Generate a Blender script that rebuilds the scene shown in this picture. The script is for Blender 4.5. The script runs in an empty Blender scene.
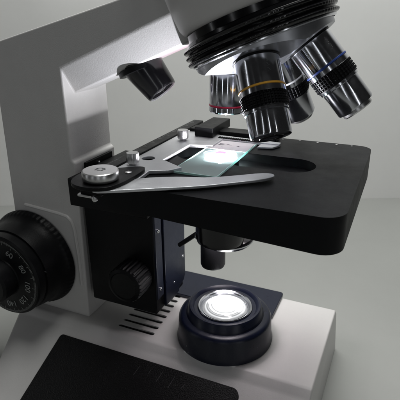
import bpy, bmesh, math, random
from math import sin, cos, pi, radians
from mathutils import Vector, Matrix, noise
from mathutils.geometry import tessellate_polygon

S = 0.01                      # everything below is written in centimetres
H = 16.9                      # stage top above the table, cm
SC = bpy.context.scene
COL = SC.collection

# ------------------------------------------------------------------ camera
def cam_setup():
    yaw, pit, rol = radians(113.97), radians(22.31), radians(0.5)
    f = Vector((cos(pit)*cos(yaw), cos(pit)*sin(yaw), -sin(pit)))
    rt = Vector((sin(yaw), -cos(yaw), 0)); dn = f.cross(rt)
    c, s = cos(rol), sin(rol)
    R = c*rt + s*dn; D = -s*rt + c*dn
    m = Matrix((R, -D, -f)).transposed().to_4x4()
    m.translation = Vector((9.515, -24.914, 7.908 + H)) * S
    cd = bpy.data.cameras.new('camera'); co = bpy.data.objects.new('camera', cd)
    COL.objects.link(co); co.matrix_world = m
    cd.sensor_width = 36; cd.lens = 36*472.8/400
    cd.clip_start = 0.005; cd.clip_end = 50
    cd.dof.use_dof = True; cd.dof.focus_distance = 0.255; cd.dof.aperture_fstop = 36
    SC.camera = co
cam_setup()

# ------------------------------------------------------------------ world, lamps, exposure
w = bpy.data.worlds.new('World'); SC.world = w; w.use_nodes = True
bg = w.node_tree.nodes['Background']
bg.inputs[1].default_value = 1.0
bg.inputs[0].default_value = (0.013, 0.0131, 0.0129, 1)
SC.view_settings.view_transform = 'Standard'; SC.view_settings.look = 'None'
SC.view_settings.exposure = 0; SC.view_settings.gamma = 1

def area(name, loc, target, sx, sy, power, col):
    ld = bpy.data.lights.new(name, 'AREA'); ld.shape = 'RECTANGLE'
    ld.size = sx; ld.size_y = sy; ld.energy = power; ld.color = col
    o = bpy.data.objects.new(name, ld); COL.objects.link(o)
    o.location = Vector(loc)*S
    d = (Vector(target) - Vector(loc)).normalized()
    o.rotation_euler = d.to_track_quat('-Z', 'Y').to_euler()
    return o
area('room_lamp', (3, 13, 82), (22, 32, -8), 0.5, 0.35, 6.4, (0.99, 1.0, 0.975))
for wx, wy, wz, wp in ((-75, -60, 24, .24), (-24, -95, 14, .18), (30, -92, 22, .26), (78, -62, 14, .44)):
    area('added_streak_light', (wx, wy, wz), (0, 0, 6), 0.028, 0.9, wp*1.3, (0.94, 0.97, 1.0))  # strip lamps added out of view, for bright streaks on the chrome
cl = bpy.data.lights.new('condenser_bounce_fill', 'AREA'); cl.shape = 'DISK'; cl.size = .052; cl.energy = .072; cl.color = (1.0, .92, .96)
co_ = bpy.data.objects.new('condenser_bounce_fill', cl); COL.objects.link(co_); co_.location = Vector((.2, 0, -2.35+H))*S  # added lamp, unseen under the stage, stands in for light bounced off the condenser

# ------------------------------------------------------------------ materials
MATS = {}
def mat(name, col, rough=0.5, metal=0.0, spec=0.5, bump=0.0, bscale=400, var=0.0, vscale=60, rvar=0.0, coat=0.0, aniso=0.0):
    m = bpy.data.materials.new(name); m.use_nodes = True
    nt = m.node_tree; b = nt.nodes['Principled BSDF']
    b.inputs['Base Color'].default_value = (*col, 1); b.inputs['Roughness'].default_value = rough
    b.inputs['Metallic'].default_value = metal; b.inputs['Specular IOR Level'].default_value = spec
    b.inputs['Coat Weight'].default_value = coat
    b.inputs['Anisotropic'].default_value = aniso
    tc = nt.nodes.new('ShaderNodeTexCoord')
    if var or rvar:
        n = nt.nodes.new('ShaderNodeTexNoise'); n.inputs['Scale'].default_value = vscale; n.inputs['Detail'].default_value = 6
        n.inputs['Roughness'].default_value = 0.65
        nt.links.new(tc.outputs['Object'], n.inputs['Vector'])
        if var:
            mr = nt.nodes.new('ShaderNodeMapRange'); mr.inputs['From Min'].default_value = 0.25; mr.inputs['From Max'].default_value = 0.75
            mr.inputs['To Min'].default_value = 1-var; mr.inputs['To Max'].default_value = 1+var
            nt.links.new(n.outputs['Fac'], mr.inputs['Value'])
            mx = nt.nodes.new('ShaderNodeVectorMath'); mx.operation = 'SCALE'; mx.inputs[0].default_value = col
            nt.links.new(mr.outputs['Result'], mx.inputs['Scale']); nt.links.new(mx.outputs['Vector'], b.inputs['Base Color'])
        if rvar:
            mr = nt.nodes.new('ShaderNodeMapRange'); mr.inputs['From Min'].default_value = 0.3; mr.inputs['From Max'].default_value = 0.7
            mr.inputs['To Min'].default_value = max(0.02, rough-rvar); mr.inputs['To Max'].default_value = rough+rvar
            nt.links.new(n.outputs['Fac'], mr.inputs['Value']); nt.links.new(mr.outputs['Result'], b.inputs['Roughness'])
    if bump:
        n = nt.nodes.new('ShaderNodeTexNoise'); n.inputs['Scale'].default_value = bscale; n.inputs['Detail'].default_value = 3
        nt.links.new(tc.outputs['Object'], n.inputs['Vector'])
        bp = nt.nodes.new('ShaderNodeBump'); bp.inputs['Strength'].default_value = bump; bp.inputs['Distance'].default_value = 0.0004
        nt.links.new(n.outputs['Fac'], bp.inputs['Height']); nt.links.new(bp.outputs['Normal'], b.inputs['Normal'])
    if aniso:
        tg = nt.nodes.new('ShaderNodeTangent'); tg.direction_type = 'UV_MAP'
        nt.links.new(tg.outputs[0], b.inputs['Tangent']); b.inputs['Anisotropic Rotation'].default_value = 0.25
    MATS[name] = m
    return m
def emis(name, col, st):
    m = bpy.data.materials.new(name); m.use_nodes = True; b = m.node_tree.nodes['Principled BSDF']
    b.inputs['Base Color'].default_value = (.05, .05, .05, 1); b.inputs['Roughness'].default_value = .1
    b.inputs['Emission Color'].default_value = (*col, 1); b.inputs['Emission Strength'].default_value = st
    return m
def glass(name, tint, ior=1.5, haze=0.0, hazecol=(.8, .9, .9)):
    m = bpy.data.materials.new(name); m.use_nodes = True; nt = m.node_tree
    nt.nodes.remove(nt.nodes['Principled BSDF']); out = nt.nodes['Material Output']
    t = nt.nodes.new('ShaderNodeBsdfTransparent'); t.inputs[0].default_value = (*tint, 1)
    g = nt.nodes.new('ShaderNodeBsdfGlossy'); g.inputs['Roughness'].default_value = .04
    fr = nt.nodes.new('ShaderNodeFresnel'); fr.inputs[0].default_value = ior
    mx = nt.nodes.new('ShaderNodeMixShader')
    # rays are not bent inside this thin glass, so the far face must not reflect totally
    ge = nt.nodes.new('ShaderNodeNewGeometry'); iv = nt.nodes.new('ShaderNodeMath'); iv.operation = 'SUBTRACT'; iv.inputs[0].default_value = 1.0
    nt.links.new(ge.outputs['Backfacing'], iv.inputs[1]); mu = nt.nodes.new('ShaderNodeMath'); mu.operation = 'MULTIPLY'
    nt.links.new(fr.outputs[0], mu.inputs[0]); nt.links.new(iv.outputs[0], mu.inputs[1]); nt.links.new(mu.outputs[0], mx.inputs[0])
    nt.links.new(t.outputs[0], mx.inputs[1]); nt.links.new(g.outputs[0], mx.inputs[2])
    last = mx
    if haze:
        d = nt.nodes.new('ShaderNodeBsdfDiffuse'); d.inputs[0].default_value = (*hazecol, 1)
        tl = nt.nodes.new('ShaderNodeBsdfTranslucent'); tl.inputs[0].default_value = (*hazecol, 1)
        a = nt.nodes.new('ShaderNodeMixShader'); a.inputs[0].default_value = .03
        nt.links.new(d.outputs[0], a.inputs[1]); nt.links.new(tl.outputs[0], a.inputs[2])
        m2 = nt.nodes.new('ShaderNodeMixShader'); m2.inputs[0].default_value = haze
        n = nt.nodes.new('ShaderNodeTexNoise'); n.inputs['Scale'].default_value = 120; n.inputs['Detail'].default_value = 5
        tc = nt.nodes.new('ShaderNodeTexCoord'); nt.links.new(tc.outputs['Object'], n.inputs['Vector'])
        mr = nt.nodes.new('ShaderNodeMapRange'); mr.inputs['From Min'].default_value = .3; mr.inputs['From Max'].default_value = .7
        mr.inputs['To Min'].default_value = haze*.7; mr.inputs['To Max'].default_value = haze*1.3
        nt.links.new(n.outputs['Fac'], mr.inputs['Value']); nt.links.new(mr.outputs['Result'], m2.inputs[0])
        nt.links.new(mx.outputs[0], m2.inputs[1]); nt.links.new(a.outputs[0], m2.inputs[2]); last = m2
    nt.links.new(last.outputs[0], out.inputs['Surface'])
    return m

PAINT = mat('warm_white_paint', (.58, .57, .56), .42, bump=.12, bscale=1600, var=.03, vscale=40, rvar=.06)
PAINT_R = mat('textured_white_paint', (.58, .57, .56), .5, bump=.28, bscale=1500, var=.04, vscale=50)
BLACK = mat('satin_black', (.005, .0052, .006), .42, spec=.16, bump=.15, bscale=1500, var=.2, vscale=120, rvar=.08)
STAGEM = mat('stage_anodised_black', (.0065, .007, .008), .5, spec=.12, bump=.12, bscale=2500, var=.15, vscale=70, rvar=.07)
NAVY = mat('navy_black_plastic', (.004, .0065, .019), .33, spec=.4, bump=.1, bscale=1800, rvar=.07, vscale=150)
RUBBER = mat('grained_black_rubber', (.005, .005, .0055), .5, spec=.25, bump=1.0, bscale=1400, rvar=.1, vscale=300)
GLOSSB = mat('gloss_black', (.006, .006, .007), .16, rvar=.05, vscale=90)
CHROME = mat('polished_chrome', (.70, .71, .74), .16, 1.0, rvar=.04, vscale=200)
DCHROME = mat('dark_chrome', (.62, .63, .67), .13, 1.0, rvar=.03, vscale=250, aniso=.85)
ALU = mat('satin_aluminium', (.62, .63, .65), .42, .72, bump=.15, bscale=2200, rvar=.08, vscale=160)
STEEL = mat('brushed_steel', (.62, .62, .62), .3, 1.0, rvar=.03, vscale=120)
NOSE = mat('nosepiece_satin_metal', (.50, .51, .54), .36, .9, rvar=.06, vscale=120)
YEL = mat('yellow_band', (.70, .36, .04), .4); BLU = mat('blue_band', (.012, .04, .20), .4)
WHT = mat('white_band', (.8, .8, .78), .4); DOTM = mat('dull_screw_metal', (.22, .22, .22), .5, .6); RED = mat('red_band', (.45, .01, .05), .4)
MARK = mat('white_print', (.30, .31, .305), .6)
MARKD = mat('faint_grey_print', (.07, .07, .075), .6)
LENS = mat('coated_lens', (.02, .02, .025), .05, coat=1.0)
LAMP = emis('lamp_lens_glow', (.96, .98, 1.0), 14.0)
CONDUP = emis('condenser_top_glow', (1.0, .95, .97), 1.5)  # glow put into the lens for the lamp light coming through it
BOUNCE = emis('bounce_glow', (1.0, .92, .96), 32.0)  # for the added ring that stands in for bounced light
GLASS = glass('slide_glass', (.95, .985, .985), haze=.22, hazecol=(.62, .82, .80))
GEDGE = glass('slide_edge_glass', (.55, .9, .85), haze=.75, hazecol=(.75, 1.0, .95))
PAPER = mat('frosted_label', (.82, .81, .82), .7, bump=.2, bscale=2000, var=.05, vscale=200)
INK = mat('pencil_ink', (.08, .07, .1), .7); STAIN = mat('pink_specimen', (.75, .25, .38), .5)

# ------------------------------------------------------------------ mesh helpers
class MB:
    def __init__(s): s.bm = bmesh.new()
    def verts(s, pts): return [s.bm.verts.new(Vector(p)) for p in pts]
    def poly(s, vs):
        try: s.bm.faces.new(vs)
        except ValueError: pass
    def box(s, x0, x1, y0, y1, z0, z1):
        v = s.verts([(x, y, z) for z in (z0, z1) for y in (y0, y1) for x in (x0, x1)])
        for f in ((0, 2, 3, 1), (4, 5, 7, 6), (0, 1, 5, 4), (2, 6, 7, 3), (0, 4, 6, 2), (1, 3, 7, 5)): s.poly([v[i] for i in f])
        return s
    def prism(s, pts, z0, z1, axis='z', holes=()):
        def P(a, b, c):
            return {'z': (a, b, c), 'y': (a, c, b), 'x': (c, a, b)}[axis]
        loops = [list(pts)] + [list(h) for h in holes]
        lo = [s.verts([P(a, b, z0) for a, b in L]) for L in loops]; hi = [s.verts([P(a, b, z1) for a, b in L]) for L in loops]
        for l, h in zip(lo, hi):
            n = len(l)
            for i in range(n): s.poly([l[i], l[(i+1) % n], h[(i+1) % n], h[i]])
        if holes:
            tr = tessellate_polygon([[Vector((a, b, 0)) for a, b in L] for L in loops])
            fl = [v for l in lo for v in l]; fh = [v for l in hi for v in l]
            for t in tr:
                s.poly([fl[i] for i in t]); s.poly([fh[i] for i in t])
        else:
            s.poly(lo[0]); s.poly(hi[0])
        return s
    def lathe(s, prof, origin=(0, 0, 0), axis=(0, 0, 1), segs=96, tooth=None, caps=True, ref=(1, 0, 0)):
        """prof: list of (radius, distance along axis[, tooth amplitude])"""
        ax = Vector(axis).normalized(); u = Vector(ref) - Vector(ref).dot(ax)*ax
        if u.length < 1e-4: u = Vector((0, 1, 0))
        u.normalize(); v = ax.cross(u); o = Vector(origin)
        rings = []
        for p in prof:
            r, t = p[0], p[1]; am = p[2] if len(p) > 2 else 0
            R = []
            for k in range(segs):
                a = 2*pi*k/segs
                rr = r - (am if (k % 4) in (2, 3) else 0)
                R.append(s.bm.verts.new(o + ax*t + rr*(cos(a)*u + sin(a)*v)))
            rings.append(R)
        for A, B in zip(rings, rings[1:]):
            for k in range(segs): s.poly([A[k], A[(k+1) % segs], B[(k+1) % segs], B[k]])
        uv = s.bm.loops.layers.uv.verify()
        idx = {}
        for i, R_ in enumerate(rings):
            for k, v_ in enumerate(R_): idx[v_] = (k, i)
        for f in s.bm.faces:
            ks = [idx[l.vert][0] for l in f.loops if l.vert in idx]
            if len(ks) != len(f.loops): continue
            wrap = (0 in ks and segs-1 in ks)
            for l in f.loops:
                k, i = idx[l.vert]
                l[uv].uv = ((k + (segs if wrap and k == 0 else 0))/segs, i/len(rings))
        if caps: s.poly(rings[0]); s.poly(rings[-1])
        return s
    def tube(s, path, r, segs=10):
        pts = [Vector(p) for p in path]; rings = []
        for i, p in enumerate(pts):
            d = (pts[min(i+1, len(pts)-1)] - pts[max(i-1, 0)]).normalized()
            u = d.cross(Vector((0.3, 1, 0.2))).normalized(); v = d.cross(u)
            rings.append([s.bm.verts.new(p + r*(cos(2*pi*k/segs)*u + sin(2*pi*k/segs)*v)) for k in range(segs)])
        for A, B in zip(rings, rings[1:]):
            for k in range(segs): s.poly([A[k], A[(k+1) % segs], B[(k+1) % segs], B[k]])
        s.poly(rings[0]); s.poly(rings[-1])
        return s
    def build(s, name, m, parent=None, bevel=0, segs=3, smooth=35, z=0.0, bang=30):
        bmesh.ops.recalc_face_normals(s.bm, faces=s.bm.faces)
        for v in s.bm.verts: v.co = Vector((v.co.x*S, v.co.y*S, (v.co.z + H)*S))
        me = bpy.data.meshes.new(name); s.bm.to_mesh(me); s.bm.free()
        me.materials.append(m)
        for p in me.polygons: p.use_smooth = True
        me.set_sharp_from_angle(angle=radians(smooth))
        o = bpy.data.objects.new(name, me); COL.objects.link(o)
        if parent is not None:
            o.parent = parent
            o.matrix_parent_inverse = ROOTINV.get(parent.name, Matrix())
        if bevel:
            b = o.modifiers.new('bevel', 'BEVEL'); b.width = bevel*S; b.segments = segs; b.limit_method = 'ANGLE'; b.angle_limit = radians(bang)
            b.harden_normals = False
        return o
ROOTINV = {}
def root(name, loc, label, cat):
    o = bpy.data.objects.new(name, None); COL.objects.link(o); o.location = (loc[0]*S, loc[1]*S, (loc[2]+H)*S)
    o.empty_display_size = .02
    o['label'] = label; o['category'] = cat
    ROOTINV[o.name] = Matrix.Translation(-o.location)
    return o
def cut(o, cutters):
    """real boolean cuts baked into the mesh"""
    for mb in cutters:
        c = mb.build('cutter', BLACK)
        m = o.modifiers.new('cut', 'BOOLEAN'); m.operation = 'DIFFERENCE'; m.object = c; m.solver = 'EXACT'
        dg = bpy.context.evaluated_depsgraph_get(); me = bpy.data.meshes.new_from_object(o.evaluated_get(dg))
        o.modifiers.clear(); old = o.data; o.data = me; bpy.data.meshes.remove(old)
        cm = c.data; bpy.data.objects.remove(c); bpy.data.meshes.remove(cm)
    o.data.materials.clear() if False else None
def rrect(x0, x1, y0, y1, r, n=8):
    if not isinstance(r, (list, tuple)): r = [r]*4
    out = []
    for (cx, cy, a0, rr) in ((x1-r[0], y0+r[0], -90, r[0]), (x1-r[1], y1-r[1], 0, r[1]), (x0+r[2], y1-r[2], 90, r[2]), (x0+r[3], y0+r[3], 180, r[3])):
        if rr <= 0: out.append((cx, cy)); continue
        for k in range(n+1):
            a = radians(a0 + 90*k/n); out.append((cx+rr*cos(a), cy+rr*sin(a)))
    return out
def stadium(x0, x1, y0, y1, n=16):
    r = (y1-y0)/2; c = (y0+y1)/2; out = []
    for k in range(n+1): a = -pi/2+pi*k/n; out.append((x1-r+r*cos(a), c+r*sin(a)))
    for k in range(n+1): a = pi/2+pi*k/n; out.append((x0+r+r*cos(a), c+r*sin(a)))
    return out
def circle(cx, cy, r, n=32): return [(cx+r*cos(2*pi*k/n), cy+r*sin(2*pi*k/n)) for k in range(n)]
def struct(o): o['kind'] = 'structure'; return o
def smoothpoly(pts, it=2):
    for _ in range(it):
        q = []
        for i in range(len(pts)):
            a = pts[i]; b = pts[(i+1) % len(pts)]
            q.append((a[0]*.75+b[0]*.25, a[1]*.75+b[1]*.25)); q.append((a[0]*.25+b[0]*.75, a[1]*.25+b[1]*.75))
        pts = q
    return pts

# ------------------------------------------------------------------ setting: table and wall
TABLE = mat('grey_laminate', (.30, .305, .292), .45, bump=.08, bscale=300, var=.05, vscale=9, rvar=.06)
WALL = mat('matte_grey_wall', (.80, .80, .785), .85, bump=.1, bscale=120, var=.06, vscale=4)
WA, WB = Vector((-50.4, 25.0)), Vector((11.1, 40.2))        # replaced below
WA = Vector((-26.0, 24.2)); WB = Vector((10.3, 41.6))
wd = (WB-WA).normalized(); wn = Vector((-wd.y, wd.x))
p0 = WA - wd*120; p1 = WB + wd*120
mb = MB(); mb.prism([tuple(p0), tuple(p1), tuple(p1-wn*200), tuple(p0-wn*200)], -H-3, -H); struct(mb.build('table', TABLE))
mb = MB(); mb.prism([tuple(p0+wn*.03), tuple(p1+wn*.03), tuple(p1+wn*3), tuple(p0+wn*3)], -H-30, 160-H); struct(mb.build('wall', WALL))

# ------------------------------------------------------------------ microscope
MS = root('microscope', (-6, 0, -H), 'white and black laboratory microscope with its lamp lit, four chrome objectives above a black stage', 'microscope')

# base: profile across, stretched along X, left end narrows towards the front
ZB = -12.9
def sl(y): return -13.35 + .45*(y+3.2)
prof = [(-9.6, -16.9), (-9.6, sl(-9.6)+.0), (-9.2, sl(-9.2)+.02), (-3.25, -13.38), (-2.85, -12.98), (-2.75, ZB), (5.7, ZB), (6.3, -13.5), (6.5, -16.9)]
mb = MB()
def xl(y): return -15.1 + max(0, -3.3-y)*.30
L = mb.verts([(xl(y), y, z) for y, z in prof]); R = mb.verts([(6.78 + (.22 if z < -16 else 0), y, z) for y, z in prof])
for i in range(len(prof)):
    j = (i+1) % len(prof); mb.poly([L[i], L[j], R[j], R[i]])
mb.poly(L); mb.poly(R)
base = mb.build('base', PAINT, MS)
bv = base.modifiers.new('bevel', 'BEVEL'); bv.width = .2*S; bv.segments = 4; bv.limit_method = 'ANGLE'; bv.angle_limit = radians(18)
me_ = bpy.data.meshes.new_from_object(base.evaluated_get(bpy.context.evaluated_depsgraph_get())); base.modifiers.clear(); base.data = me_
cuts = []
for k in range(9):
    y = -2.0 + .68*k
    cuts.append(MB().prism(stadium(-7.05, -4.2-.04*k, y-.15, y+.15), -13.6, -12.5))
cut(base, cuts)
for p in base.data.polygons: p.use_smooth = True
base.data.set_sharp_from_angle(angle=radians(30))
vi = MB()
for k in range(9):
    y = -2.0 + .68*k; vi.prism(stadium(-7.04, -4.21-.04*k, y-.147, y+.147), -13.58, ZB-.10)
vi.build('vent_shade_fill', BLACK, base)  # black fill put in the slots for the shade inside them

# side panel lying on the sloping flank
def on_slope(x, y, d=0.0): return (x, y, sl(y) + d)
mb = MB(); out = rrect(-10.75, 2.75, -9.1, -3.8, [.5, .55, .25, .5])
lo = mb.verts([on_slope(x, y, -.1) for x, y in out]); hi = mb.verts([on_slope(x, y, .10) for x, y in out])
for i in range(len(out)): j = (i+1) % len(out); mb.poly([lo[i], lo[j], hi[j], hi[i]])
mb.poly(lo); mb.poly(hi)
panel = mb.build('side_panel', RUBBER, MS, bevel=.06, segs=3)
for xa, ya, xb, yb in [(-4.18, -4.87, -4.05, -4.26), (-3.28, -4.56, -3.20, -4.26), (-2.56, -4.85, -2.4, -4.18), (-1.65, -4.95, -1.52, -4.2), (-.84, -4.78, -.7, -4.43)]:
    mb = MB(); h_ = .018
    mb.poly(mb.verts([on_slope(xa-h_, ya, .106), on_slope(xa+h_, ya, .106), on_slope(xb+h_*.6, yb, .106), on_slope(xb-h_*.6, yb, .106)]))
    mb.build('brightness_mark', MARKD, panel)
# black plate behind the illuminator
MB().prism(rrect(-5.9, 2.75, 2.75, 6.05, [.1, .25, .25, .1]), ZB+.005, ZB+.3).build('rear_plate', NAVY, MS, bevel=.05)

# illuminator
prof = [(3.22, ZB), (3.24, ZB+.1), (3.16, ZB+.35), (3.1, ZB+1.55), (3.02, ZB+1.72), (2.85, ZB+1.82), (2.60, ZB+1.84), (2.50, ZB+1.95), (2.44, ZB+2.36), (2.36, ZB+2.45), (2.24, ZB+2.46), (2.16, ZB+2.40), (2.06, ZB+2.26), (1.84, ZB+2.24), (1.80, ZB+2.0)]
ill = MB().lathe(prof, (.2, 0, 0), segs=128, caps=False).build('illuminator_housing', NAVY, MS, smooth=40)
MB().lathe([(1.82, ZB+2.1), (1.82, ZB+2.30), (1.77, ZB+2.34), (1.70, ZB+2.30), (1.66, ZB+2.12)], (.2, 0, 0), segs=96, caps=False).build('lens_rim', CHROME, ill)
MB().lathe([(1.66, ZB+2.14), (1.56, ZB+2.22), (1.54, ZB+2.14), (1.51, ZB+2.08), (1.47, ZB+2.10)], (.2, 0, 0), segs=96, caps=False).build('lens_bezel', DCHROME, ill)
dome = [(1.5-.0001, ZB+2.08)] + [(1.5*cos(a), ZB+2.08+.30*sin(a)) for a in [radians(x) for x in (15, 30, 45, 60, 75, 88)]]
MB().lathe(dome, (.2, 0, 0), segs=64).build('lamp_lens', LAMP, ill, smooth=60)
for a in (0.6, 2.7):
    mb = MB(); mb.box(.2+1.38*cos(a)-.09, .2+1.38*cos(a)+.09, 1.38*sin(a)-.12, 1.38*sin(a)+.12, ZB+2.2, ZB+2.30)
    mb.build('lens_tab', DCHROME, ill, bevel=.02)

nt = LAMP.node_tree; tc = nt.nodes.new('ShaderNodeTexCoord'); sp_ = nt.nodes.new('ShaderNodeVectorMath'); sp_.operation = 'MULTIPLY'
sp_.inputs[1].default_value = (1, 1, 0); nt.links.new(tc.outputs['Object'], sp_.inputs[0])
ds = nt.nodes.new('ShaderNodeVectorMath'); ds.operation = 'DISTANCE'; ds.inputs[1].default_value = (.2*S, 0, 0); nt.links.new(sp_.outputs[0], ds.inputs[0])
rp = nt.nodes.new('ShaderNodeValToRGB'); mr_ = nt.nodes.new('ShaderNodeMath'); mr_.operation = 'DIVIDE'; mr_.inputs[1].default_value = 1.5*S
nt.links.new(ds.outputs['Value'], mr_.inputs[0]); nt.links.new(mr_.outputs[0], rp.inputs[0])
e = rp.color_ramp.elements; e[0].position = 0; e[0].color = (1, 1, 1, 1); e[1].position = 1; e[1].color = (.02, .02, .02, 1)
for p_, v_ in ((.55, .8), (.70, .35), (.78, .12), (.82, .04), (.86, .10), (.93, .03)):
    q_ = e.new(p_); q_.color = (v_, v_, v_, 1)
# the near half of the lens has darker reflection arcs painted into its glow
rp2 = nt.nodes.new('ShaderNodeValToRGB'); nt.links.new(mr_.outputs[0], rp2.inputs[0])
e = rp2.color_ramp.elements; e[0].position = 0; e[0].color = (1, 1, 1, 1); e[1].position = 1; e[1].color = (.02, .02, .02, 1)
for p_, v_ in ((.50, .6), (.56, .055), (.60, .03), (.63, .09), (.69, .10), (.72, .02), (.76, .045), (.81, .015), (.86, .06), (.93, .02)):
    q_ = e.new(p_); q_.color = (v_, v_, v_, 1)
nz = nt.nodes.new('ShaderNodeTexNoise'); nz.inputs['Scale'].default_value = 90; nt.links.new(tc.outputs['Object'], nz.inputs['Vector'])
sb_ = nt.nodes.new('ShaderNodeVectorMath'); sb_.operation = 'SUBTRACT'; sb_.inputs[1].default_value = (.2*S, 0, 0); nt.links.new(sp_.outputs[0], sb_.inputs[0])
dt = nt.nodes.new('ShaderNodeVectorMath'); dt.operation = 'DOT_PRODUCT'; dt.inputs[1].default_value = (-.15/S, -1/S, 0); nt.links.new(sb_.outputs[0], dt.inputs[0])
ad_ = nt.nodes.new('ShaderNodeMath'); ad_.operation = 'ADD'; nt.links.new(dt.outputs['Value'], ad_.inputs[0]); nt.links.new(nz.outputs['Fac'], ad_.inputs[1])
sm = nt.nodes.new('ShaderNodeMapRange'); sm.interpolation_type = 'SMOOTHSTEP'; sm.inputs['From Min'].default_value = .45; sm.inputs['From Max'].default_value = .95; nt.links.new(ad_.outputs[0], sm.inputs['Value'])
mxc = nt.nodes.new('ShaderNodeMix'); mxc.data_type = 'RGBA'; nt.links.new(sm.outputs[0], mxc.inputs['Factor'])
nt.links.new(rp.outputs[0], mxc.inputs[6]); nt.links.new(rp2.outputs[0], mxc.inputs[7])
ml = nt.nodes.new('ShaderNodeMath'); ml.operation = 'MULTIPLY'; ml.inputs[1].default_value = 16.0; nt.links.new(mxc.outputs[2], ml.inputs[0])
nt.links.new(ml.outputs[0], nt.nodes['Principled BSDF'].inputs['Emission Strength'])

# arm (column and nose beam), one closed shell
Y0, Y1, YB0, YB1 = -2.14, 2.32, -1.1, 1.25
N = [(-15.25, ZB-.02), (-14.62, 5.88), (-.8, 9.4), (-.8, 8.08), (-9.45, 4.62), (-9.45, -1.05), (-9.2, -1.22), (-9.48, ZB-.02)]
mb = MB()
n0 = mb.verts([(x, Y0, z) for x, z in N]); n1 = mb.verts([(x, Y1, z) for x, z in N])
B4, B3 = mb.verts([(-9.45, YB0, 3.0), (-.8, YB0, 6.5)]); B4b, B3b = mb.verts([(-9.45, YB1, 3.0), (-.8, YB1, 6.5)])
mb.poly(n0); mb.poly(n1)
for i, j in ((0, 1), (1, 2), (5, 6), (6, 7), (7, 0)): mb.poly([n0[i], n0[j], n1[j], n1[i]])
mb.poly([n0[2], n0[3], B3, B3b, n1[3], n1[2]])
mb.poly([n0[3], n0[4], B4, B3]); mb.poly([n1[3], n1[4], B4b, B3b]); mb.poly([B4, B4b, B3b, B3])
mb.poly([n0[4], n0[5], n1[5], n1[4], B4b, B4])
arm = mb.build('arm', PAINT_R, MS, bevel=.10, segs=3, bang=12)
MB().box(-9.5, -9.02, -1.25, 1.75, -11.0, -1.4).build('dovetail_track', BLACK, arm, bevel=.03)
MB().lathe([(.12, 0), (.12, .06), (.07, .1)], (-9.02, .05, -1.75), (1, 0, 0), 20).build('screw', CHROME, arm)
# raised guard line round the coarse knob
gp = [(-13.9, -4.75), (-12.4, -4.85), (-11.0, -4.95), (-10.35, -5.05), (-10.0, -5.35), (-9.85, -5.9), (-9.75, -8.0), (-9.78, -10.2)]
MB().tube([(x, Y0-.0, z) for x, z in gp], .13).build('knob_guard', PAINT, arm)

# focus knobs
KX, KZ = -13.76, -8.80
def ylathe(prof, segs=128, **k): return MB().lathe(prof, (KX, 0, KZ), (0, -1, 0), segs, ref=(1, 0, 0), **k)
coarse = ylathe([(3.3, 2.1), (3.5, 2.15), (3.62, 2.25), (3.62, 2.3, .04), (3.55, 2.55, .04), (3.46, 2.65), (3.30, 2.85), (3.2, 3.3), (3.12, 3.8), (3.02, 4.3), (2.9, 4.32)], 240).build('coarse_focus_knob', BLACK, MS)
dial = ylathe([(2.7, 4.3), (2.93, 4.36), (2.96, 4.5), (2.95, 5.0), (2.86, 5.12), (1.5, 5.19), (1.4, 5.22), (1.36, 5.3)], 160).build('fine_focus_dial', GLOSSB if False else BLACK, coarse)
ylathe([(1.32, 5.1), (1.34, 5.4), (1.34, 6.3), (1.2, 6.45)], 96).build('fine_focus_knob', BLACK, coarse)
mb = MB()
YD = -5.165
for k in range(200):
    a = radians(64 - 1.8*(k-60)); r0 = 2.62 if k % 10 else 2.45
    if k % 5 == 0 and k % 10: r0 = 2.56
    r1 = 2.76; hw = .011
    ca, sa = cos(a), sin(a)
    pts = [(KX+r0*ca+hw*sa, KZ+r0*sa-hw*ca), (KX+r1*ca+hw*sa, KZ+r1*sa-hw*ca), (KX+r1*ca-hw*sa, KZ+r1*sa+hw*ca), (KX+r0*ca-hw*sa, KZ+r0*sa+hw*ca)]
    yy = [5.14+(2.86-math.hypot(x-KX, z-KZ))*.055 for x, z in pts]
    mb.poly(mb.verts([(x, -y_-.012, z) for (x, z), y_ in zip(pts, yy)]))
mb.build('dial_scale', MARK, coarse)
def text_obj(txt, size, M4, m, parent, name):
    cu = bpy.data.curves.new('t', 'FONT'); cu.body = txt; cu.size = size*S; cu.align_x = 'CENTER'; cu.align_y = 'CENTER'; cu.extrude = .0004*S
    to = bpy.data.objects.new('t', cu); COL.objects.link(to)
    dg = bpy.context.evaluated_depsgraph_get(); dg.update()
    me = bpy.data.meshes.new_from_object(to.evaluated_get(dg)); bpy.data.objects.remove(to); bpy.data.curves.remove(cu)
    me.transform(M4); me.materials.clear(); me.materials.append(m)
    o = bpy.data.objects.new(name, me); COL.objects.link(o); o.parent = parent
    return o
for k in range(0, 200, 20):
    a = radians(64 - 1.8*(k-60)); r = 2.05
    up = Vector((cos(a), 0, sin(a))); nrm = Vector((0, -1, 0)); right = up.cross(nrm)
    M4 = Matrix((right, up, nrm)).transposed().to_4x4()
    M4.translation = Vector((KX+r*cos(a), -5.20, KZ+r*sin(a)+H))*S
    text_obj(str(k), .60, M4, MARK, coarse, 'dial_number')
# index mark on the coarse knob rim
a = radians(22)
mb = MB()
mb.box(KX+2.86, KX+3.0, -4.36, -4.325, KZ+.55, KZ+.60)
mb.build('index_mark', MARKD, coarse)

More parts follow.
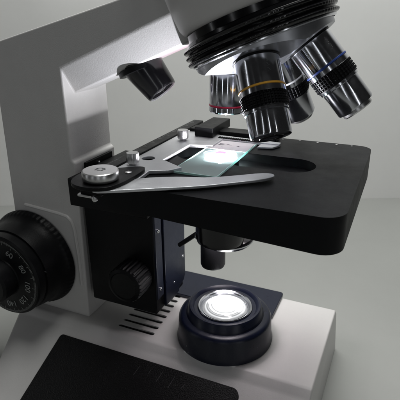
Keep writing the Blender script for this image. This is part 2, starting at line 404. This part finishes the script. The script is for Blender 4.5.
# focus carriage under the stage
car = MB().box(-9.0, -3.9, -2.0, 2.05, -11.2, -3.3).build('stage_carriage', BLACK, MS, bevel=.08)
MB().box(-8.9, -3.4, -3.4, 3.2, -3.5, -1.72).build('stage_bracket', BLACK, car, bevel=.08)
MB().box(-3.95, -3.78, -1.95, -1.12, -10.05, -3.55).build('guide_strip', NAVY, car, bevel=.03)
MB().prism([(-.92, -3.55), (2.1, -3.55), (2.1, -10.2), (1.85, -10.6), (1.1, -10.75), (1.05, -11.1), (-.1, -11.15), (-.92, -11.1)], -3.95, -3.72, 'x').build('guide_plate', NAVY, car, bevel=.04)
for (y, z, r) in ((-1.6, -5.15, .13), (-1.58, -9.4, .13), (.3, -9.95, .09), (1.75, -8.6, .12), (1.7, -4.2, .09)):
    mb = MB().lathe([(r, 0), (r, .06), (r*.8, .1), (r*.35, .1), (r*.35, .04)], (-3.79, y, z), (1, 0, 0), 20, caps=False); mb.build('screw', CHROME, car)
ck = MB().lathe([(1.12, 1.95), (1.21, 2.0), (1.23, 2.15, .08), (1.23, 3.4, .08), (1.16, 3.5), (.95, 3.6), (.9, 3.55), (.3, 3.57)], (-5.33, 0, -8.42), (0, -1, 0), 112).build('condenser_knob', BLACK, MS, smooth=25)

# stage
slot = stadium(-2.5, 5.5, -2.1, .32)
stmb = MB().prism(rrect(-4.4, 7.85, -7.1, 4.35, [1.0, .8, .3, .3]), -1.7, 0, holes=[slot])
for v in stmb.bm.verts:
    if v.co.z < -1: v.co.z = -1.72 + .5*max(0, min(1, (5.5-v.co.x)/9))
stage = stmb.build('stage', STAGEM, MS, bevel=.07, segs=3)
mb = MB()
for x in (2.45, 3.55, 4.65, 5.8, 6.7):
    mb.lathe([(.08, 0), (.08, .02), (.05, .03), (.02, .015)], (x, 4.05, 0), (0, 0, 1), 16)
mb.build('stage_screws', DOTM, stage)
MB().box(-3.3, 6.2, -2.9, 1.2, -2.3, -1.71).build('stage_underframe', BLACK, stage, bevel=.05) if False else None

# condenser
cx, cy = .2, 0
MB().box(-2.7, 5.7, -2.3, .5, -.62, -.5).build('slot_floor', BLACK, stage)
cond = MB().lathe([(.80, -.55), (.90, -.07), (.96, -.06), (1.02, -.12), (1.08, -1.6), (1.45, -1.9), (1.5, -4.9), (1.42, -5.2)], (cx, cy-1.0, 0), (0, 0, 1), 72).build('condenser', GLOSSB, MS)
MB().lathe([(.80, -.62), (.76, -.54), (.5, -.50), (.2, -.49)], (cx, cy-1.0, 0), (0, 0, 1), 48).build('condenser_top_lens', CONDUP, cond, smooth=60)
MB().lathe([(1.3, -5.2), (1.68, -5.3), (1.74, -5.42), (1.74, -5.55), (1.6, -5.72), (1.3, -5.73)], (cx, cy, 0), (0, 0, 1), 96).build('iris_flange', GLOSSB, cond)
MB().lathe([(1.75, -5.40), (1.78, -5.44), (1.78, -5.50), (1.75, -5.54)], (cx, cy, 0), (0, 0, 1), 96, caps=False).build('flange_rim', CHROME, cond)
MB().lathe([(.80, -5.7), (.80, -7.55), (.74, -7.7), (.6, -7.7)], (-.68, 0, 0), (0, 0, 1), 64).build('condenser_tube', BLACK, cond)
MB().lathe([(1.02, -5.765), (1.5, -5.765), (1.5, -5.75), (1.02, -5.75)], (cx, cy, 0), (0, 0, 1), 64, caps=False).build('bounce_glow_ring', BOUNCE, cond)  # added glowing ring in place of light bounced off the condenser underside
MB().lathe([(.58, -7.71), (.55, -7.73), (.2, -7.75)], (-.68, 0, 0), (0, 0, 1), 40).build('condenser_bottom_lens', LENS, cond, smooth=60)
lever = MB().tube([(-2.35, -1.45, -5.9), (-1.0, -1.45, -4.75)], .15, 14).build('iris_lever', BLACK, cond)
MB().lathe([(.28, 0), (.28, .25), (.2, .32), (.1, .32)], (-1.0, -1.35, -4.95), (.2, -1, .1), 28).build('centring_screw', CHROME, cond)

# the cone of lamp light that leaves the condenser top
pl = bpy.data.lights.new('condenser_beam', 'POINT'); pl.energy = .95; pl.shadow_soft_size = .0015; pl.color = (1.0, .92, .95)
po = bpy.data.objects.new('condenser_beam', pl); COL.objects.link(po); po.location = Vector((cx, cy-1.15, -.26+H))*S

# mechanical slide holder
ZT = .22
holder = MB().prism([(-3.85, -7.6), (-2.1, -7.6), (-1.95, -6.3), (-2.05, -5.2), (-1.15, -4.75), (-.75, -4.1), (-2.3, -3.25), (-2.22, .0), (-.85, .3), (-.85, 2.0), (2.75, 2.05), (2.75, 2.45), (-.9, 2.75), (-3.85, 3.3)], .03, ZT,
      holes=[circle(-3.15, -3.35, .36, 24)]).build('slide_holder', ALU, MS, bevel=.03)
MB().prism([(1.62, 1.3), (2.5, 1.5), (2.75, 2.1), (1.62, 2.1)], .03, .15).build('holder_tab', ALU, holder, bevel=.03)
mb = MB()
for k in range(16): mb.box(-1.15+.15*k, -1.06+.15*k, 2.02, 2.2, .2, .30)
mb.box(-1.2, 1.3, 2.03, 2.3, .1, .25)
mb.build('slide_stop', BLACK, holder)
rack = MB().box(-4.6, -3.87, -6.5, 5.9, .04, .30).build('ruler_rail', BLACK, holder, bevel=.03)
mb = MB()
for k in range(64):
    if k % 5 == 0: mb.box(-4.5, -4.22, -6.4+.19*k, -6.37+.19*k, .301, .304)
    else: mb.box(-4.5, -4.38, -6.4+.19*k, -6.38+.19*k, .301, .304)
mb.build('ruler_marks', MARK, holder)
MB().box(-2.75, -1.5, 1.9, 5.05, .24, .82).build('guide_block', BLACK, holder, bevel=.05)
MB().box(-3.6, 2.3, 3.0, 4.1, .04, .42).build('cross_rail', BLACK, holder, bevel=.05)
for (x, y) in ((-3.34, -4.63), (-3.02, .77)):
    MB().lathe([(.2, .2), (.22, .32), (.32, .34), (.34, .38, .012), (.34, .82, .012), (.31, .87), (.1, .88)], (x, y, 0), (0, 0, 1), 112).build('clamp_screw', STEEL, holder, smooth=30)
MB().prism(smoothpoly([(-4.75, -7.6), (-4.3, -8.75), (-3.0, -8.95), (-2.05, -8.3), (-2.0, -5.7), (-2.35, -5.1), (-3.4, -5.9), (-4.5, -6.6)], 2), ZT+.02, ZT+.2).build('pivot_plate', BLACK, holder, bevel=.02)
MB().lathe([(.16, 0), (.16, .03), (.11, .05), (.05, .03)], (-2.55, -6.35, ZT+.2), (0, 0, 1), 20).build('pivot_pin', STEEL, holder)
MB().lathe([(.80, .46), (.84, .49), (.86, .53), (.86, .84), (.84, .88), (.79, .91), (.26, .92), (.24, .87), (.14, .87), (.12, .93), (.05, .94)], (-3.2, -7.72, 0), (0, 0, 1), 128).build('pivot_knob', STEEL, holder, smooth=28)
armp = [(-3.3, -8.35), (-2.9, -7.9), (-2.1, -6.7), (-1.85, -6.35), (-.57, -5.6), (.3, -5.3), (1.14, -5.05), (2.2, -4.3), (3.3, -3.42), (3.75, -3.3), (4.0, -3.45), (4.0, -3.8), (3.6, -4.35), (2.5, -5.25), (1.41, -6.15), (.3, -6.85), (-.75, -7.45), (-2.3, -8.4), (-3.0, -8.7)]
MB().prism(smoothpoly(armp, 1), .10, .24).build('spring_arm', ALU, holder, bevel=.03)
MB().box(-4.3, -3.5, -8.2, -7.2, -.42, -.28).build('pivot_bracket', STEEL, holder, bevel=.04)
MB().lathe([(.14, 0), (.14, .1), (.08, .14)], (-3.3, -8.15, -.4), (0, -1, 0), 20).build('bracket_screw', STEEL, holder)
MB().prism([(-4.2, -8.1), (-3.0, -8.1), (-3.0, -7.0), (-4.2, -7.0)], -.3, .22).build('pivot_post', BLACK, holder, bevel=.05)

# head and revolving nosepiece
A = radians(20.3); NX = Vector((sin(A), 0, -cos(A))); P = Vector((.25, 0, 11.06))
U = Vector((cos(A), 0, sin(A)))
A2 = radians(22.0); N2 = Vector((sin(A2), 0, -cos(A2))); P2 = P + NX*5.12 - N2*5.0
head = MB().lathe([(4.3, -2.5), (4.25, 0), (4.1, 2.2), (3.9, 3.4), (3.78, 3.62), (3.6, 3.72)], P, NX, 128, ref=U).build('head', PAINT, MS, smooth=50)
MB().lathe([(3.62, 3.6), (3.62, 3.95), (3.75, 4.0), (3.8, 4.15), (3.7, 4.22)], P2, N2, 128, ref=U).build('nosepiece_collar', GLOSSB, head)
rib = [(3.6, 4.1)]
for t0 in (4.18, 4.5, 4.82):
    rib += [(3.86, t0), (3.98, t0+.03), (4.04, t0+.09), (4.04, t0+.15, .02), (3.98, t0+.22), (3.84, t0+.26)]
rib += [(3.84, 5.12), (3.7, 5.14)]
nose = MB().lathe(rib, P2, N2, 400, ref=U).build('nosepiece', GLOSSB, MS, smooth=40)
MB().lathe([(3.72, 5.08), (3.84, 5.12), (3.84, 5.17), (3.74, 5.22)], P2, N2, 160, ref=U, caps=False).build('nosepiece_rim', CHROME, nose)
# four-sided dish that carries the objectives
mb = MB(); nr, na = 14, 144; ta = math.tan(A); V = NX.cross(U)
PH = [3.0, 93.0, 183.0, 273.0]
def hgt(r, ph):
    m = max(cos(ph - radians(q)) for q in PH)
    return 6.02 + (2.2 - r*m)*ta
grid = []
for i in range(nr+1):
    r = 3.68*i/nr if i else .001
    grid.append([mb.bm.verts.new(P + NX*min(hgt(r, 2*pi*k/na), 6.62) + r*(cos(2*pi*k/na)*(-U) + sin(2*pi*k/na)*Vector((0, -1, 0)))) for k in range(na)])
lip = [mb.bm.verts.new(P + NX*5.2 + 3.68*(cos(2*pi*k/na)*(-U) + sin(2*pi*k/na)*Vector((0, -1, 0)))) for k in range(na)]
grid.append(lip)
for a_, b_ in zip(grid, grid[1:]):
    for k in range(na): mb.poly([a_[k], a_[(k+1) % na], b_[(k+1) % na], b_[k]])
mb.poly(grid[0]); mb.poly(lip)
mb.build('nosepiece_plate', NOSE, nose, smooth=12)

def odir(ph):
    e0 = -cos(A)*Vector((1, 0, 0)) - sin(A)*Vector((0, 0, 1)); e1 = Vector((0, -1, 0))
    return (cos(A)*NX + sin(A)*(cos(ph)*e0 + sin(ph)*e1)).normalized()
def engraved(o, ph, rad, rows):
    # tiny worn engraving on a barrel, strokes too small to read
    d = odir(radians(ph)); up = Vector((0, -1, .3)); u = (up - up.dot(d)*d).normalized(); v = d.cross(u); rn = random.Random(int(ph)); mb = MB()
    for a0, sa, sb in rows:
        t = sa
        while t < sb:
            for q in range(2):
                h = rn.uniform(.02, .05); da = rn.uniform(.0, .07); wd = rn.uniform(.008, .014)
                pts = []
                for (aa, tt) in ((a0+da, t+q*.05), (a0+da+h*1.6, t+q*.05), (a0+da+h*1.6, t+q*.05+wd), (a0+da, t+q*.05+wd)):
                    pts.append(P + d*tt + (rad+.002)*(cos(aa)*u + sin(aa)*v))
                mb.poly(mb.verts(pts))
            t += .12
    mb.build('engraving', MARK, o)
def objective(ph, band, label, kind):
    d = odir(radians(ph)); ref = (0, -1, .3)
    def L(prof, segs=96): return MB().lathe(prof, P, d, segs, ref=ref)
    if kind == 'short':
        o = L([(.86, 6.2), (.86, 6.45), (1.0, 6.5), (1.03, 6.56), (1.03, 8.18), (1.0, 8.24)]).build('objective', DCHROME, MS)
        L([(1.0, 8.2), (1.05, 8.22), (1.05, 8.27), (1.0, 8.29)]).build('colour_band', RED, o)
        L([(1.0, 8.27), (1.05, 8.31), (1.05, 8.56), (.98, 8.64), (.8, 8.66)]).build('tip', DCHROME, o)
        L([(.8, 8.655), (.5, 8.70), (.1, 8.72)]).build('front_lens', LENS, o)
    else:
        long = kind == 'long'
        o = L([(.9, 6.15), (.9, 6.42), (1.06, 6.46), (1.12, 6.52), (1.13, 6.6), (1.13, 7.66), (1.13, 7.86), (1.10, 7.9)], 128).build('objective', DCHROME, MS)
        L([(1.1, 7.86), (1.145, 7.88), (1.145, 7.945), (1.1, 7.965)]).build('colour_band', band, o)
        L([(1.1, 7.95), (1.13, 7.98), (1.13, 8.22), (1.08, 8.25)]).build('lower_collar', DCHROME, o)
        gp = [(1.08, 8.2), (1.16, 8.24)]
        n = 4 if kind == 'long' else 5
        for k in range(n):
            t = 8.26 + k*.62/n; gp += [(1.15, t, .05), (1.15, t+.62/n-.05, .05), (1.09, t+.62/n-.03), (1.09, t+.62/n)]
        gp += [(1.1, 8.93), (1.04, 8.95)]
        L(gp, 160).build('knurled_grip', BLACK, o, smooth=20)
        if long:
            L([(1.0, 8.9), (1.06, 8.94), (1.06, 9.06), (.99, 9.1), (.98, 10.36), (.94, 10.44), (.84, 10.46)]).build('sleeve', DCHROME, o)
            L([(.8, 10.44), (.8, 10.62), (.74, 10.68), (.62, 10.68)]).build('tip', STEEL, o)
            L([(.6, 10.675), (.58, 10.70), (.1, 10.71)]).build('front_lens', LENS, o)
        else:
            L([(1.0, 8.9), (1.08, 8.94), (1.08, 9.06), (1.02, 9.1), (1.01, 10.12), (.97, 10.22), (.86, 10.25)]).build('sleeve', DCHROME, o)
            L([(.86, 10.24), (.8, 10.2), (.62, 10.2), (.58, 10.28), (.4, 10.28)]).build('tip', GLOSSB, o)
            L([(.4, 10.27), (.3, 10.30), (.05, 10.31)]).build('front_lens', LENS, o)
    L([(1.1, 6.38), (1.16, 6.42), (1.16, 6.47), (1.1, 6.5)] if kind != 'short' else [(1.0, 6.38), (1.07, 6.42), (1.07, 6.47), (1.0, 6.5)]).build('mount_ring', BLACK, o)
    o['label'] = label
    if kind != 'short': engraved(o, ph, 1.13, ((.25, 6.7, 7.5), (-.75, 6.75, 7.4), (1.1, 6.7, 7.3)))
    return o
objective(3, RED, 'short chrome objective with a red band over the slide', 'short')
objective(93, YEL, 'front chrome objective with a yellow band', 'mid')
objective(183, BLU, 'outer chrome objective with a blue band', 'long')
objective(273, WHT, 'rear chrome objective with a white band', 'long')

# short tapered lens tube under the arm
T0 = Vector((-5.15, 0, 4.67)); TD = Vector((1.26, 0, -1.44)).normalized()
tl = MB().lathe([(1.45, -.9), (1.25, -.4), (1.18, .0), (.97, 1.75), (.93, 1.86), (.86, 1.9), (.80, 1.84), (.76, 1.6)], T0, TD, 96, caps=False).build('lens_tube', GLOSSB, MS)
MB().lathe([(.78, 1.6), (.5, 1.74), (.1, 1.8)], T0, TD, 64).build('tube_lens', LENS, tl, smooth=60)
MB().lathe([(.87, 1.86), (.86, 1.92), (.81, 1.9), (.79, 1.82)], T0, TD, 80, caps=False).build('lens_ring', DOTM, tl)
mb = MB(); an = Vector((sin(radians(22)), 0, -cos(radians(22)))); cc = Vector((-5.3, .05, 4.45))
MB().lathe([(1.36, -.25), (1.38, .05), (1.32, .08), (1.2, .08)], cc, an, 96).build('tube_collar', BLACK, tl)

# ------------------------------------------------------------------ glass slide with specimen
SL = root('glass_slide', (.08, -1.2, 0), 'clear glass slide with white label and lit pink specimen, clamped on the black stage', 'slide')
x0, x1, y0, y1 = -1.2, 1.35, -4.5, 2.0
MB().box(x0, x1, y0, y1, .012, .11).build('glass', GLASS, SL)
mb = MB(); e = .035
mb.box(x0-.004, x0+e, y0-.004, y1, .10, .114).box(x1-e, x1+.004, y0-.004, y1, .10, .114).box(x0+e, x1-e, y0-.004, y0+e, .10, .114)
mb.box(x0+e, x1-e, y0-.006, y0-.001, .012, .10).box(x1+.001, x1+.006, y0, y1, .012, .10)
mb.build('ground_edge', GEDGE, SL)
MB().box(x0+.06, x1-.06, .05, y1-.04, .112, .118).build('label', PAPER, SL)
mb = MB()
rnd = random.Random(3)
for (x, y, ln, a) in ((-.55, 1.25, .34, 0), (-.55, 1.1, .3, 0), (-.6, .98, .34, 0), (-.68, 1.12, .3, 90), (-.2, 1.2, .26, 70), (-.02, 1.12, .2, 20), (.5, 1.0, .28, 75), (.6, .95, .14, 10), (-.35, .55, .1, 0)):
    ca, sa = cos(radians(a)), sin(radians(a)); hw = .034
    mb.poly(mb.verts([(x-ca*ln/2-sa*-hw, y-sa*ln/2-ca*hw, .120), (x+ca*ln/2+sa*hw, y+sa*ln/2-ca*hw, .120), (x+ca*ln/2-sa*hw, y+sa*ln/2+ca*hw, .120), (x-ca*ln/2-sa*hw, y-sa*ln/2+ca*hw, .120)]))
mb.build('label_writing', INK, SL)
COV = glass('cover_glass', ior=1.15, tint=(.97, .98, 1.0), haze=.05, hazecol=(.95, .93, 1.0))
MB().prism([(.1+.98*cos(2*pi*k/48), -.85+.80*sin(2*pi*k/48)) for k in range(48)], .115, .130).build('cover_glass', COV, SL)
sp = [(.05+(.30+.09*noise.noise(Vector((cos(2*pi*k/40)*2, sin(2*pi*k/40)*2, 1))))*cos(2*pi*k/40), -.72+(.34+.12*noise.noise(Vector((cos(2*pi*k/40)*2, sin(2*pi*k/40)*2, 5))))*sin(2*pi*k/40)) for k in range(40)]
SPM = glass('stained_tissue', ior=1.1, tint=(.95, .55, .68), haze=.2, hazecol=(.85, .35, .5))
MB().prism(sp, .131, .135).build('specimen', SPM, SL)
